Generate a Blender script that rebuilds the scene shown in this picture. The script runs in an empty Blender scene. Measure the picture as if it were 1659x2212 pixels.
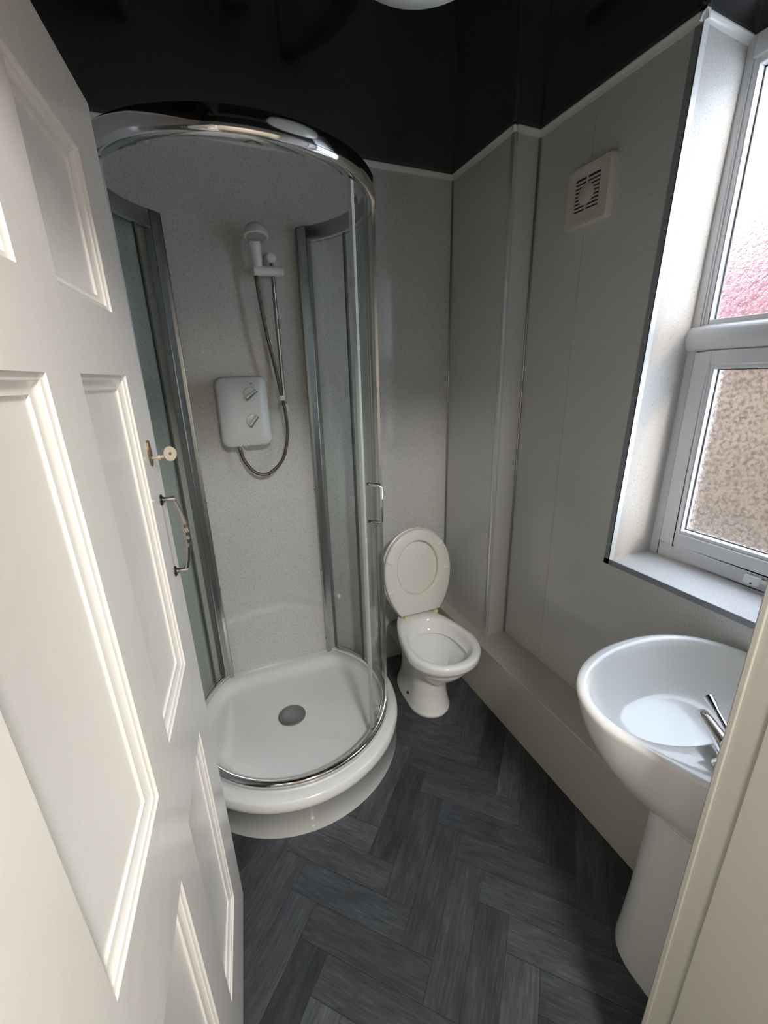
import bpy, bmesh, math, random
from mathutils import Vector, Matrix
random.seed(7)
PI = math.pi
S = bpy.context.scene
COL = S.collection

# ------------------------------------------------------------------ camera, world, lights, exposure
CAM = Vector((-1.2165, 0.0, 1.5))
def _cam_axes(yaw, pitch, roll):
    y, p, r = (math.radians(a) for a in (yaw, pitch, roll))
    fw = Vector((math.sin(y)*math.cos(p), math.cos(y)*math.cos(p), -math.sin(p)))
    rt = Vector((math.cos(y), -math.sin(y), 0)); up = rt.cross(fw)
    return math.cos(r)*rt + math.sin(r)*up, -math.sin(r)*rt + math.cos(r)*up, fw
rt, up, fw = _cam_axes(22.25, 17.8933, -1.4204)
cd = bpy.data.cameras.new('camera'); cam = bpy.data.objects.new('camera', cd); COL.objects.link(cam)
cam.matrix_world = Matrix(((rt.x, up.x, -fw.x, CAM.x), (rt.y, up.y, -fw.y, CAM.y), (rt.z, up.z, -fw.z, CAM.z), (0, 0, 0, 1)))
cd.sensor_fit = 'VERTICAL'; cd.sensor_height = 36.0; cd.lens = 905.96*36/2212; cd.clip_start = 0.005
S.camera = cam

w = bpy.data.worlds.new('sky'); S.world = w; w.use_nodes = True
bg = w.node_tree.nodes['Background']; bg.inputs[0].default_value = (0.75, 0.86, 1.0, 1); bg.inputs[1].default_value = 7.6

def lamp(name, kind, loc, direction, energy, color, **kw):
    l = bpy.data.lights.new(name, kind); o = bpy.data.objects.new(name, l); COL.objects.link(o)
    o.location = loc; o.rotation_euler = Vector(direction).to_track_quat('-Z', 'Y').to_euler()
    l.energy = energy; l.color = color
    for k, v in kw.items(): setattr(l, k, v)
    return o
lamp('sun', 'SUN', (4, -6, 5), (-1, 2.6, -0.95), 3.2, (1.0, 0.74, 0.46), angle=0.09)
pl = lamp('window_portal', 'AREA', (0.30, 0.61, 1.58), (-1, 0, 0), 1, (1, 1, 1), shape='RECTANGLE', size=0.66, size_y=1.4)
pl.data.cycles.is_portal = True
# added fill light on the landing behind the camera, with no fitting
lamp('landing_fill', 'AREA', (-0.95, -0.75, 2.25), (0, 0.25, -1), 21.0, (1.0, 0.97, 0.92), shape='DISK', size=0.32)

S.view_settings.view_transform = 'Standard'; S.view_settings.look = 'None'
S.view_settings.exposure = 0.97; S.view_settings.gamma = 1.0; S.view_settings.use_curve_mapping = False
S.cycles.max_bounces = 10; S.cycles.diffuse_bounces = 6; S.cycles.glossy_bounces = 6
S.cycles.transmission_bounces = 8; S.cycles.transparent_max_bounces = 16
S.cycles.caustics_reflective = False; S.cycles.caustics_refractive = True
S.cycles.sample_clamp_indirect = 4.0

# ------------------------------------------------------------------ materials
def mat(name, color, rough=0.4, metal=0.0, spec=0.5, coat=0.0):
    m = bpy.data.materials.new(name); m.use_nodes = True
    b = m.node_tree.nodes['Principled BSDF']
    b.inputs['Base Color'].default_value = (*color, 1); b.inputs['Roughness'].default_value = rough
    b.inputs['Metallic'].default_value = metal; b.inputs['Specular IOR Level'].default_value = spec
    b.inputs['Coat Weight'].default_value = coat
    return m
def nt(m): return m.node_tree, m.node_tree.nodes, m.node_tree.links
def noise(m, scale, detail=2.0, coord='Object', stretch=None, rough=0.5):
    t, n, l = nt(m)
    tc = n.new('ShaderNodeTexCoord'); src = tc.outputs[coord]
    if stretch:
        mp = n.new('ShaderNodeMapping'); mp.inputs['Scale'].default_value = stretch; l.new(src, mp.inputs[0]); src = mp.outputs[0]
    x = n.new('ShaderNodeTexNoise'); x.inputs['Scale'].default_value = scale; x.inputs['Detail'].default_value = detail
    x.inputs['Roughness'].default_value = rough; l.new(src, x.inputs['Vector'])
    return x
def ramp(m, src, stops):
    t, n, l = nt(m); r = n.new('ShaderNodeValToRGB'); l.new(src, r.inputs[0])
    e = r.color_ramp.elements
    while len(e) < len(stops): e.new(0.5)
    for k, (p, c) in enumerate(stops):
        e[k].position = p; e[k].color = (*c, 1) if len(c) == 3 else c
    return r
def bump(m, src, strength, dist=0.01):
    t, n, l = nt(m); b = n.new('ShaderNodeBump'); b.inputs['Strength'].default_value = strength; b.inputs['Distance'].default_value = dist
    l.new(src, b.inputs['Height']); l.new(b.outputs[0], n['Principled BSDF'].inputs['Normal']); return b
def speckled(name, base, dark, light, rough, sc=230):
    m = mat(name, base, rough)
    x = noise(m, sc, 1.0)
    r = ramp(m, x.outputs['Fac'], [(0.0, dark), (0.335, dark), (0.395, base), (0.62, base), (0.70, light)])
    m.node_tree.links.new(r.outputs[0], m.node_tree.nodes['Principled BSDF'].inputs['Base Color'])
    return m
M = {}
M['panel'] = speckled('speckled_wall_panel', (0.62, 0.615, 0.60), (0.44, 0.435, 0.425), (0.68, 0.68, 0.67), 0.11, 300)
M['panel'].node_tree.nodes['Principled BSDF'].inputs['Specular IOR Level'].default_value = 0.6
M['reveal'] = speckled('speckled_panel_dimmed', (0.50, 0.48, 0.45), (0.37, 0.355, 0.335), (0.55, 0.535, 0.50), 0.4, 300)  # same panel as the walls, base colour darkened to offset the bright window light
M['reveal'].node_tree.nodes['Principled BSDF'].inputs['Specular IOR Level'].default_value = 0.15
M['ceiling'] = mat('black_gloss_ceiling', (0.0012, 0.0014, 0.0024), 0.09, 0, 0.20)
M['white_plastic'] = mat('white_plastic', (0.78, 0.78, 0.77), 0.3)
M['cream_plastic'] = mat('cream_plastic', (0.66, 0.63, 0.55), 0.35)
M['upvc'] = mat('white_upvc', (0.74, 0.75, 0.78), 0.28)
M['trim_white'] = mat('white_pvc_trim', (0.72, 0.72, 0.70), 0.25)
M['edge'] = mat('bright_edge_strip', (0.72, 0.73, 0.74), 0.18, 0.55)
M['gasket'] = mat('black_gasket', (0.03, 0.03, 0.035), 0.6)
M['ceramic'] = mat('white_ceramic', (0.80, 0.80, 0.785), 0.09, 0, 0.35)
M['acrylic'] = mat('white_acrylic', (0.80, 0.81, 0.79), 0.16)
M['seat'] = mat('white_seat_plastic', (0.74, 0.72, 0.66), 0.25)
M['chrome'] = mat('chrome', (0.78, 0.78, 0.78), 0.07, 1)
M['satin'] = mat('satin_aluminium', (0.48, 0.49, 0.49), 0.27, 1)
M['grey_strip'] = mat('grey_trim', (0.27, 0.29, 0.32), 0.35)
M['dark_metal'] = mat('dark_metal', (0.05, 0.05, 0.05), 0.35, 0.8)
M['screw'] = mat('screw_steel', (0.12, 0.12, 0.12), 0.35, 0.7)
M['brass'] = mat('aged_brass', (0.27, 0.19, 0.11), 0.4, 0.8)
M['pull'] = mat('dull_chrome', (0.42, 0.40, 0.38), 0.12, 1)
M['key'] = mat('pale_key_metal', (0.62, 0.53, 0.40), 0.35, 0.4)
M['hose'] = mat('bronze_grey_hose', (0.13, 0.10, 0.075), 0.35, 0.4)
M['bar'] = mat('tarnished_chrome', (0.36, 0.32, 0.28), 0.2, 1)
M['grey_plastic'] = mat('grey_plastic', (0.22, 0.23, 0.24), 0.4)
M['blue_mark'] = mat('blue_grey_print', (0.20, 0.25, 0.30), 0.5)
M['seal'] = mat('pale_seal', (0.42, 0.44, 0.41), 0.4)
M['dark_seal'] = mat('dark_seal', (0.10, 0.11, 0.10), 0.4)
M['hinge'] = mat('yellowed_hinge_plastic', (0.66, 0.58, 0.36), 0.35)
M['shade'] = mat('opal_lamp_plastic', (0.86, 0.89, 0.90), 0.35)
M['silicone'] = mat('white_silicone', (0.7, 0.7, 0.68), 0.4)
M['waste'] = mat('grey_waste_cover', (0.24, 0.25, 0.25), 0.35, 0.5)
M['skirting_dark'] = mat('dark_edge', (0.02, 0.02, 0.02), 0.6)
M['landing_wall'] = mat('landing_paint', (0.62, 0.56, 0.48), 0.7)
# gloss paint on door and jamb, slightly uneven brushed film
def paint(name, color, rough):
    m = mat(name, color, rough); x = noise(m, 26, 3)
    bump(m, x.outputs['Fac'], 0.06, 0.01); return m
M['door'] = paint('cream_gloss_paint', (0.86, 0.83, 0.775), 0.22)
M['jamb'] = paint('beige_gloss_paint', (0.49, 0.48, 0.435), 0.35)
M['boxing'] = paint('stone_boxing_paint', (0.56, 0.525, 0.45), 0.32)
# floor: grey herringbone vinyl; tone per plank comes from the mesh, grain runs along each plank's UV
m = mat('grey_wood_vinyl', (0.05, 0.055, 0.06), 0.42, 0, 0.4)
t, n, l = nt(m)
at = n.new('ShaderNodeAttribute'); at.attribute_name = 'tone'
g1 = noise(m, 1.0, 5, 'UV', (16, 150, 1), 0.65); g2 = noise(m, 1.0, 2, 'UV', (5, 22, 1))
r1 = ramp(m, g1.outputs['Fac'], [(0.25, (0.034, 0.037, 0.043)), (0.52, (0.060, 0.067, 0.075)), (0.78, (0.104, 0.114, 0.124))])
mx = n.new('ShaderNodeMix'); mx.data_type = 'RGBA'; mx.blend_type = 'MULTIPLY'; mx.inputs[0].default_value = 1
l.new(r1.outputs[0], mx.inputs[6]); l.new(at.outputs['Color'], mx.inputs[7])
mx2 = n.new('ShaderNodeMix'); mx2.data_type = 'RGBA'; mx2.blend_type = 'MULTIPLY'; mx2.inputs[0].default_value = 0.6
r2 = ramp(m, g2.outputs['Fac'], [(0.3, (0.55, 0.55, 0.55)), (0.7, (1.3, 1.3, 1.3))])
l.new(mx.outputs[2], mx2.inputs[6]); l.new(r2.outputs[0], mx2.inputs[7])
l.new(mx2.outputs[2], n['Principled BSDF'].inputs['Base Color'])
bump(m, g1.outputs['Fac'], 0.15, 0.004)
M['floor'] = m
M['groove'] = mat('floor_groove', (0.008, 0.008, 0.009), 0.7)
# clear shower glass: tinted see-through with a fresnel reflection
def clear_glass(name, tint):
    m = bpy.data.materials.new(name); m.use_nodes = True; t, n, l = nt(m); n.remove(n['Principled BSDF'])
    tr = n.new('ShaderNodeBsdfTransparent'); tr.inputs[0].default_value = (*tint, 1)
    gl = n.new('ShaderNodeBsdfGlossy'); gl.inputs['Roughness'].default_value = 0.03
    lw = n.new('ShaderNodeLayerWeight'); pw = n.new('ShaderNodeMath'); pw.operation = 'POWER'; pw.inputs[1].default_value = 5.0
    l.new(lw.outputs['Facing'], pw.inputs[0]); fr = n.new('ShaderNodeMath'); fr.operation = 'MULTIPLY_ADD'; fr.inputs[1].default_value = 0.80; fr.inputs[2].default_value = 0.03
    l.new(pw.outputs[0], fr.inputs[0])
    mxs = n.new('ShaderNodeMixShader'); l.new(fr.outputs[0], mxs.inputs[0]); l.new(tr.outputs[0], mxs.inputs[1]); l.new(gl.outputs[0], mxs.inputs[2])
    l.new(mxs.outputs[0], n['Material Output'].inputs[0]); return m
M['glass'] = clear_glass('clear_shower_glass', (0.945, 0.965, 0.955))
# textured obscure window glass
m = bpy.data.materials.new('obscure_window_glass'); m.use_nodes = True; t, n, l = nt(m); n.remove(n['Principled BSDF'])
x = noise(m, 95, 3, rough=0.6)
bp = n.new('ShaderNodeBump'); bp.inputs['Strength'].default_value = 0.9; bp.inputs['Distance'].default_value = 0.006; l.new(x.outputs['Fac'], bp.inputs['Height'])
rf = n.new('ShaderNodeBsdfRefraction'); rf.inputs['Roughness'].default_value = 0.06; rf.inputs['IOR'].default_value = 1.25; l.new(bp.outputs[0], rf.inputs['Normal'])
tr = n.new('ShaderNodeBsdfTransparent'); gr_ = ramp(m, x.outputs['Fac'], [(0.38, (0.50, 0.50, 0.51)), (0.5, (0.88, 0.885, 0.89)), (0.60, (1, 1, 1))]); l.new(gr_.outputs[0], tr.inputs[0])
tl = n.new('ShaderNodeBsdfTranslucent'); tl.inputs[0].default_value = (0.95, 0.93, 0.92, 1); l.new(bp.outputs[0], tl.inputs['Normal'])
gl = n.new('ShaderNodeBsdfGlossy'); gl.inputs['Roughness'].default_value = 0.15; l.new(bp.outputs[0], gl.inputs['Normal'])
a = n.new('ShaderNodeMixShader'); a.inputs[0].default_value = 0.40; l.new(tr.outputs[0], a.inputs[1]); l.new(rf.outputs[0], a.inputs[2])
b = n.new('ShaderNodeMixShader'); b.inputs[0].default_value = 0.006; l.new(a.outputs[0], b.inputs[1]); l.new(tl.outputs[0], b.inputs[2])
c = n.new('ShaderNodeMixShader'); c.inputs[0].default_value = 0.06; l.new(b.outputs[0], c.inputs[1]); l.new(gl.outputs[0], c.inputs[2])
l.new(c.outputs[0], n['Material Output'].inputs[0])
M['obscure'] = m
# water standing in the basin
M['water'] = clear_glass('still_water', (0.86, 0.93, 0.98))
# exterior
m = mat('buff_brick', (0.42, 0.30, 0.19), 0.9)
t, n, l = nt(m); tc = n.new('ShaderNodeTexCoord'); mp = n.new('ShaderNodeMapping'); mp.inputs['Rotation'].default_value = (PI/2, 0, PI/2)
br = n.new('ShaderNodeTexBrick'); br.inputs['Color1'].default_value = (0.072, 0.042, 0.022, 1); br.inputs['Color2'].default_value = (0.058, 0.036, 0.0185, 1)
br.inputs['Mortar'].default_value = (0.064, 0.049, 0.034, 1); br.inputs['Scale'].default_value = 4.4; br.inputs['Mortar Size'].default_value = 0.02
l.new(tc.outputs['Object'], mp.inputs[0]); l.new(mp.outputs[0], br.inputs['Vector']); l.new(br.outputs[0], n['Principled BSDF'].inputs['Base Color'])
M['brick'] = m
M['tile'] = mat('red_roof_tile', (0.075, 0.014, 0.020), 0.9)
M['yard'] = mat('yard_concrete', (0.10, 0.095, 0.085), 0.9)

# ------------------------------------------------------------------ mesh helpers (everything is built in world coordinates)
class MB:
    def __init__(s): s.bm = bmesh.new()
    def quad(s, pts):
        return s.bm.faces.new([s.bm.verts.new(p) for p in pts])
    def box(s, a, b):
        x0, y0, z0 = a; x1, y1, z1 = b
        v = [s.bm.verts.new(p) for p in ((x0,y0,z0),(x1,y0,z0),(x1,y1,z0),(x0,y1,z0),(x0,y0,z1),(x1,y0,z1),(x1,y1,z1),(x0,y1,z1))]
        for f in ((3,2,1,0),(4,5,6,7),(0,1,5,4),(1,2,6,5),(2,3,7,6),(3,0,4,7)): s.bm.faces.new([v[i] for i in f])
        return s
    def hexa(s, lo, hi):                      # two rings of four points
        v = [s.bm.verts.new(p) for p in list(lo)+list(hi)]
        for f in ((3,2,1,0),(4,5,6,7),(0,1,5,4),(1,2,6,5),(2,3,7,6),(3,0,4,7)): s.bm.faces.new([v[i] for i in f])
        return s
    def loft(s, rings, caps=(True, True), closed=True):
        R = [[s.bm.verts.new(p) for p in r] for r in rings]
        k = len(R[0])
        for i in range(len(R)-1):
            for j in range(k if closed else k-1):
                q = (j+1) % k
                s.bm.faces.new((R[i][j], R[i][q], R[i+1][q], R[i+1][j]))
        if caps[0]: s.bm.faces.new(list(reversed(R[0])))
        if caps[1]: s.bm.faces.new(R[-1])
        return s
    def tube(s, pts, r, k=12, caps=True):
        pts = [Vector(p) for p in pts]; rad = r if isinstance(r, (list, tuple)) else [r]*len(pts)
        rings = []; nrm = None
        for i, p in enumerate(pts):
            d = (pts[min(i+1, len(pts)-1)] - pts[max(i-1, 0)]).normalized()
            if nrm is None:
                nrm = d.orthogonal().normalized()
            nrm = (nrm - d*nrm.dot(d)).normalized(); bi = d.cross(nrm)
            rings.append([p + rad[i]*(math.cos(2*PI*j/k)*nrm + math.sin(2*PI*j/k)*bi) for j in range(k)])
        return s.loft(rings, (caps, caps))
    def lathe(s, base, axis, prof, k=32):     # prof: (radius, height along axis)
        base = Vector(base); ax = Vector(axis).normalized(); u = ax.orthogonal().normalized(); v = ax.cross(u)
        rings = [[base + ax*h + max(r, 1e-5)*(math.cos(2*PI*j/k)*u + math.sin(2*PI*j/k)*v) for j in range(k)] for r, h in prof]
        return s.loft(rings)
    def arc(s, c, a0, a1, section, z0, k=64): # sweep a closed (radius, height) section round a vertical axis
        rings = []
        for i in range(k+1):
            a = math.radians(a0 + (a1-a0)*i/k)
            rings.append([(c[0]+r*math.cos(a), c[1]+r*math.sin(a), z0+h) for r, h in section])
        return s.loft(rings)
def obj(name, mb, m, parent=None, smooth=False, bevel=0.0, seg=2, angle=35, subsurf=0):
    bm = mb.bm if isinstance(mb, MB) else mb
    bmesh.ops.remove_doubles(bm, verts=bm.verts, dist=1e-6)
    bmesh.ops.recalc_face_normals(bm, faces=bm.faces)
    me = bpy.data.meshes.new(name); bm.to_mesh(me); bm.free()
    me.materials.append(m)
    o = bpy.data.objects.new(name, me); COL.objects.link(o)
    if parent is not None:
        r = parent
        while r.parent is not None: r = r.parent
        me.transform(Matrix.Translation(-r.location)); o.parent = parent
    if bevel:
        b = o.modifiers.new('bevel', 'BEVEL'); b.width = bevel; b.segments = seg; b.limit_method = 'ANGLE'; b.angle_limit = math.radians(40)
    if subsurf:
        b = o.modifiers.new('subsurf', 'SUBSURF'); b.levels = b.render_levels = subsurf
    if smooth or bevel:
        for p in me.polygons: p.use_smooth = True
        if not subsurf: me.set_sharp_from_angle(angle=math.radians(angle))
    return o
def thing(name, loc, label, cat, group=None):
    o = bpy.data.objects.new(name, None); o.empty_display_size = 0.1; COL.objects.link(o); o.location = loc
    return tag(o, label, cat, group)
def tag(o, label, cat, group=None):
    o['label'] = label; o['category'] = cat
    if group: o['group'] = group
    return o
def struct(o):
    o['kind'] = 'structure'; return o
def structure_root(name, loc):
    o = bpy.data.objects.new(name, None); o.empty_display_size = 0.1; COL.objects.link(o); o.location = loc
    return struct(o)

# room numbers (metres); x=0 right wall, y grows away from the door
H, YB, YS, SX, YF = 2.2976, 1.8382, 1.4404, -0.1106, 0.255
ZS, XD, XL, HB, BX = 0.8815, 0.1952, -1.56, 0.2867, -0.1755

# ------------------------------------------------------------------ floor
bm = bmesh.new(); lay = bm.loops.layers.float_color.new('tone'); uvl = bm.loops.layers.uv.new('UVMap')
W_, N_ = 0.09, 4; ox, oy = -0.8575, 0.867; q2 = math.sqrt(0.5)
def cell(i, j): a_, b_ = i*W_, j*W_; return (ox + (a_-b_)*q2, oy + (a_+b_)*q2)
tone_rng = random.Random(21)
for j in range(-45, 22):
    for i in range(-45, 22):
        for kind in (0, 1):
            if (i-j) % 8 != (0, 7)[kind]: continue
            di, dj = ((4, 1), (1, 4))[kind]
            g = 0.006
            cs = [(i+g, j+g), (i+di-g, j+g), (i+di-g, j+dj-g), (i+g, j+dj-g)]
            p = [cell(*c) for c in cs]
            cx, cy = sum(a[0] for a in p)/4, sum(a[1] for a in p)/4
            if not (-2.2 < cx < 0.05 and -1.7 < cy < 1.95): continue
            f = bm.faces.new([bm.verts.new((a[0], a[1], 0)) for a in p])
            tn = tone_rng.choice((0.66, 0.82, 0.95, 1.02, 1.12, 1.28)); tb = tone_rng.uniform(0.97, 1.03)
            u0, v0 = tone_rng.uniform(0, 40), tone_rng.uniform(0, 40)
            uvs = [(0, 0), (.36, 0), (.36, .09), (0, .09)] if kind == 0 else [(0, 0), (0, .09), (.36, .09), (.36, 0)]
            for lp, uv in zip(f.loops, uvs): lp[lay] = (tn*tb, tn, tn/tb, 1); lp[uvl].uv = (uv[0]+u0, uv[1]+v0)
base = [bm.verts.new(p) for p in ((-2.2, -1.7, -0.0012), (0.3, -1.7, -0.0012), (0.3, 2.0, -0.0012), (-2.2, 2.0, -0.0012))]
fb = bm.faces.new(base); fb.material_index = 1
fl = obj('floor', bm, M['floor']); fl.data.materials.append(M['groove']); struct(fl)
big = max(fl.data.polygons, key=lambda p: p.area)
for p in fl.data.polygons:
    p.material_index = 1 if p.area > 1 else 0

# ------------------------------------------------------------------ shell
struct(obj('ceiling', MB().box((XL-0.1, YF-0.15, H), (0.30, YB+0.1, H+0.08)), M['ceiling']))
wr = MB()
wr.box((0.0, YF-0.2, -0.02), (0.27, 0.27, H))
wr.box((0, 0.27, -0.02), (0.27, 1.1985, ZS-0.012))                          # below the window
wr.hexa([(0, 0.932, ZS-0.012), (0.27, 0.926, ZS-0.012), (0.27, 1.1985, ZS-0.012), (0, 1.1985, ZS-0.012)],
        [(0, 0.900, H), (0.27, 0.916, H), (0.27, 1.1985, H), (0, 1.1985, H)])  # pier between window and joint
wr.box((0, 1.2005, -0.02), (0.27, YS, H)); wr.box((0.0015, 1.19, -0.02), (0.26, 1.21, H))
wr.box((SX, YS, -0.02), (0.27, YB+0.1, H))                                   # the nib by the far corner
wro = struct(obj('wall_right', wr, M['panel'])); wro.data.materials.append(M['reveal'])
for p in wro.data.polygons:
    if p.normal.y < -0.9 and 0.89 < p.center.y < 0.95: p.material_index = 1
wb = MB()
wb.box((XL-0.1, YB, -0.02), (-0.62, YB+0.1, H)); wb.box((-0.62, YB, 0.7275), (SX, YB+0.1, H)); wb.box((-0.62, YB, -0.02), (SX, YB+0.1, 0.7260)); wb.box((-0.62, YB+0.0015, 0.7260), (SX, YB+0.09, 0.7275))
struct(obj('wall_back', wb, M['panel']))
struct(obj('wall_left', MB().box((XL-0.1, YF-0.15, -0.02), (XL, YB+0.1, H)), M['panel']))
wf = MB()
wf.box((XL-0.1, 0.08, -0.02), (-1.50, YF, H)); wf.box((-0.545, 0.08, -0.02), (0.27, YF, H)); wf.box((-1.50, 0.08, 1.95), (-0.545, YF, H))
struct(obj('wall_front', wf, M['panel']))
# pipe boxing along the right wall
struct(obj('wall_boxing', MB().box((BX, YF, 0), (0.0, YB, HB)), M['boxing'], bevel=0.003))
# landing behind the photographer
struct(obj('wall_landing_left', MB().box((-2.2, -1.7, -0.02), (-2.1, 0.08, 2.4)), M['landing_wall']))
struct(obj('wall_landing_right', MB().box((-0.1, -1.7, -0.02), (0.0, 0.08, 2.4)), M['landing_wall']))
struct(obj('wall_landing_rear', MB().box((-2.2, -1.7, -0.02), (0.0, -1.6, 2.4)), M['landing_wall']))
struct(obj('wall_landing_front', MB().box((-2.2, 0.075, -0.02), (XL-0.09, 0.20, 2.4)), M['landing_wall']))
struct(obj('ceiling_landing', MB().box((-2.2, -1.7, 2.36), (0.0, 0.08, 2.42)), M['trim_white']))

# door lining: right jamb, left jamb, head
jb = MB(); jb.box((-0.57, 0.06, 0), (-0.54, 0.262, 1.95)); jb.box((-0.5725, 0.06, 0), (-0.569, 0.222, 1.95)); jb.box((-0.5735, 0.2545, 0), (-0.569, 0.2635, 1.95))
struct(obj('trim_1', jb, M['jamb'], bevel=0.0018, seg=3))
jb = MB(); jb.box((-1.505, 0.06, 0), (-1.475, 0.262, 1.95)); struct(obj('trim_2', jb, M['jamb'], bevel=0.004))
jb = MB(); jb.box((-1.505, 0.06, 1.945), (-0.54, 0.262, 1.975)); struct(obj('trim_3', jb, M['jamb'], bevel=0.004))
# ceiling trims (small white coving)
ct = MB()
def cove(a, b, into):
    a, b, i_ = Vector(a), Vector(b), Vector(into).normalized()
    sec = [(0.0, 0.0), (0.014, 0.0), (0.014, -0.003), (0.008, -0.006), (0.005, -0.011), (0.003, -0.017), (0.0, -0.017)]
    ct.loft([[p + i_*u + Vector((0, 0, v)) for u, v in sec] for p in (a, b)])
e = 0.014
cove((XL, YB, H), (SX, YB, H), (0, -1, 0)); cove((SX, YB, H), (SX, YS-e, H), (-1, 0, 0))
cove((SX-e, YS, H), (0, YS, H), (0, -1, 0)); cove((0, YS, H), (0, 0.901-e, H), (-1, 0, 0)); cove((-e, 0.903, H), (0.194, 0.914, H), (0, -1, 0))
cove((XL, YF, H), (XL, YB, H), (1, 0, 0))
struct(obj('trim_4', ct, M['trim_white'], smooth=True))
# metal corner strips
struct(obj('trim_5', MB().loft([[(SX-0.003, YS+0.016, z), (SX-0.006, YS+0.004, z), (SX-0.004, YS-0.004, z), (SX+0.004, YS-0.006, z), (SX+0.012, YS-0.003, z), (SX+0.012, YS+0.001, z), (SX+0.001, YS+0.001, z), (SX+0.001, YS+0.016, z)] for z in (HB, H-0.017)]), M['edge'], smooth=True, angle=60))
struct(obj('trim_6', MB().box((-0.008, YS-0.007, HB), (0.001, YS+0.001, H-0.017)), M['satin'], bevel=0.002))
struct(obj('trim_7', MB().box((SX-0.007, YB-0.007, HB), (SX+0.001, YB+0.001, H-0.017)), M['satin'], bevel=0.002))
# strips round the window reveal: angle bead on the wall face and on the reveal face
ws = MB()
ws.hexa([(-0.0025, 0.930, ZS-0.018), (0.001, 0.930, ZS-0.018), (0.001, 0.950, ZS-0.018), (-0.0025, 0.950, ZS-0.018)],
        [(-0.0025, 0.899, H-0.017), (0.001, 0.899, H-0.017), (0.001, 0.919, H-0.017), (-0.0025, 0.919, H-0.017)])
ws.box((-0.0025, 0.27, ZS-0.018), (0.001, 0.950, ZS+0.001))
struct(obj('trim_8', ws, M['grey_strip']))
ws = MB()
ws.hexa([(-0.0025, 0.9295, ZS), (0.018, 0.9295, ZS), (0.018, 0.933, ZS), (-0.0025, 0.933, ZS)],
        [(-0.0025, 0.8975, H-0.017), (0.018, 0.8985, H-0.017), (0.018, 0.903, H-0.017), (-0.0025, 0.901, H-0.017)])
struct(obj('trim_9', ws, M['trim_white']))

# ------------------------------------------------------------------ window
win = structure_root('window_1', (XD, 0.61, ZS))
yA, yZ = 0.925, 0.29
struct(obj('window_sill', MB().box((-0.001, 0.27, ZS-0.012), (XD+0.02, 0.94, ZS)), M['panel'], win, bevel=0.001))
fr_ = MB()
xo, xi = XD, XD+0.065
fr_.box((xo, yA-0.028, ZS), (xi, yA+0.01, H)); fr_.box((xo, yZ-0.01, ZS), (xi, yZ+0.028, H))
fr_.box((xo, yZ+0.028, ZS), (xi, yA-0.028, ZS+0.048)); fr_.box((xo, yZ+0.028, H-0.05), (xi, yA-0.028, H))
obj('window_frame', fr_, M['upvc'], win, bevel=0.003)
zt0, zt1 = 1.550, 1.622
# transom with rounded nose
sec = [(xo-0.016, zt0+0.020), (xo-0.020, (zt0+zt1)/2), (xo-0.016, zt1-0.014), (xo-0.006, zt1-0.004), (xo+0.01, zt1+0.004), (xi, zt1+0.004), (xi, zt0), (xo, zt0), (xo-0.008, zt0+0.006)]
obj('transom', MB().loft([[(x, y, z) for x, z in sec] for y in (yA-0.002, yZ+0.002)]), M['upvc'], win, smooth=True, angle=50)
# opening sash below the transom
sh = MB(); sx0, sx1 = xo-0.010, xi-0.01
ya, yb_, za, zb = yA-0.030, yZ+0.030, ZS+0.051, zt0-0.003
sh.box((sx0, ya-0.050, za), (sx1, ya, zb)); sh.box((sx0, yb_, za), (sx1, yb_+0.050, zb)); sh.box((sx0, yb_+0.050, za), (sx1, ya-0.050, za+0.045)); sh.box((sx0, yb_+0.050, zb-0.038), (sx1, ya-0.050, zb))
sash = obj('opening_sash', sh, M['upvc'], win, bevel=0.004)
def beads(name, y1, y0, z0, z1, x0, m_, par, wd=0.012, dp=0.03):
    b_ = MB(); b_.box((x0, y1-wd, z0), (x0+dp, y1, z1)); b_.box((x0, y0, z0), (x0+dp, y0+wd, z1)); b_.box((x0, y0+wd, z0), (x0+dp, y1-wd, z0+wd)); b_.box((x0, y0+wd, z1-wd), (x0+dp, y1-wd, z1))
    return obj(name, b_, m_, par, bevel=0.002)
def gaskets(y1, y0, z0, z1, x0, par):
    wd = 0.003; b_ = MB(); b_.box((x0, y1-wd, z0), (x0+0.004, y1, z1)); b_.box((x0, y0, z0), (x0+0.004, y0+wd, z1)); b_.box((x0, y0+wd, z0), (x0+0.004, y1-wd, z0+wd)); b_.box((x0, y0+wd, z1-wd), (x0+0.004, y1-wd, z1))
    return obj('gasket', b_, M['gasket'], par)
# gap line between sash and frame
gp = MB(); gp.box((xo+0.004, ya-0.001, za-0.003), (xo+0.01, ya+0.003, zb+0.003)); gp.box((xo+0.004, yb_-0.003, za-0.003), (xo+0.01, yb_+0.001, zb+0.003)); gp.box((xo+0.004, yb_+0.001, za-0.003), (xo+0.01, ya-0.001, za+0.001)); gp.box((xo+0.004, yb_+0.001, zb-0.001), (xo+0.01, ya-0.001, zb+0.003))
obj('gasket', gp, M['gasket'], win)
beads('glazing_bead', ya-0.049, yb_+0.049, za+0.044, zb-0.037, sx0+0.006, M['upvc'], sash)
gaskets(ya-0.061, yb_+0.061, za+0.056, zb-0.049, sx0+0.028, sash)
obj('lower_pane', MB().box((sx0+0.032, yb_+0.045, za+0.04), (sx0+0.036, ya-0.045, zb-0.033)), M['obscure'], sash)
# fixed light above
beads('glazing_bead', yA-0.027, yZ+0.027, zt1, H-0.049, xo+0.008, M['upvc'], win, wd=0.016)
gaskets(yA-0.043, yZ+0.043, zt1+0.015, H-0.065, xo+0.032, win)
obj('upper_pane', MB().box((xo+0.036, yZ+0.02, zt1-0.005), (xo+0.040, yA-0.02, H-0.04)), M['obscure'], win)
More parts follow.
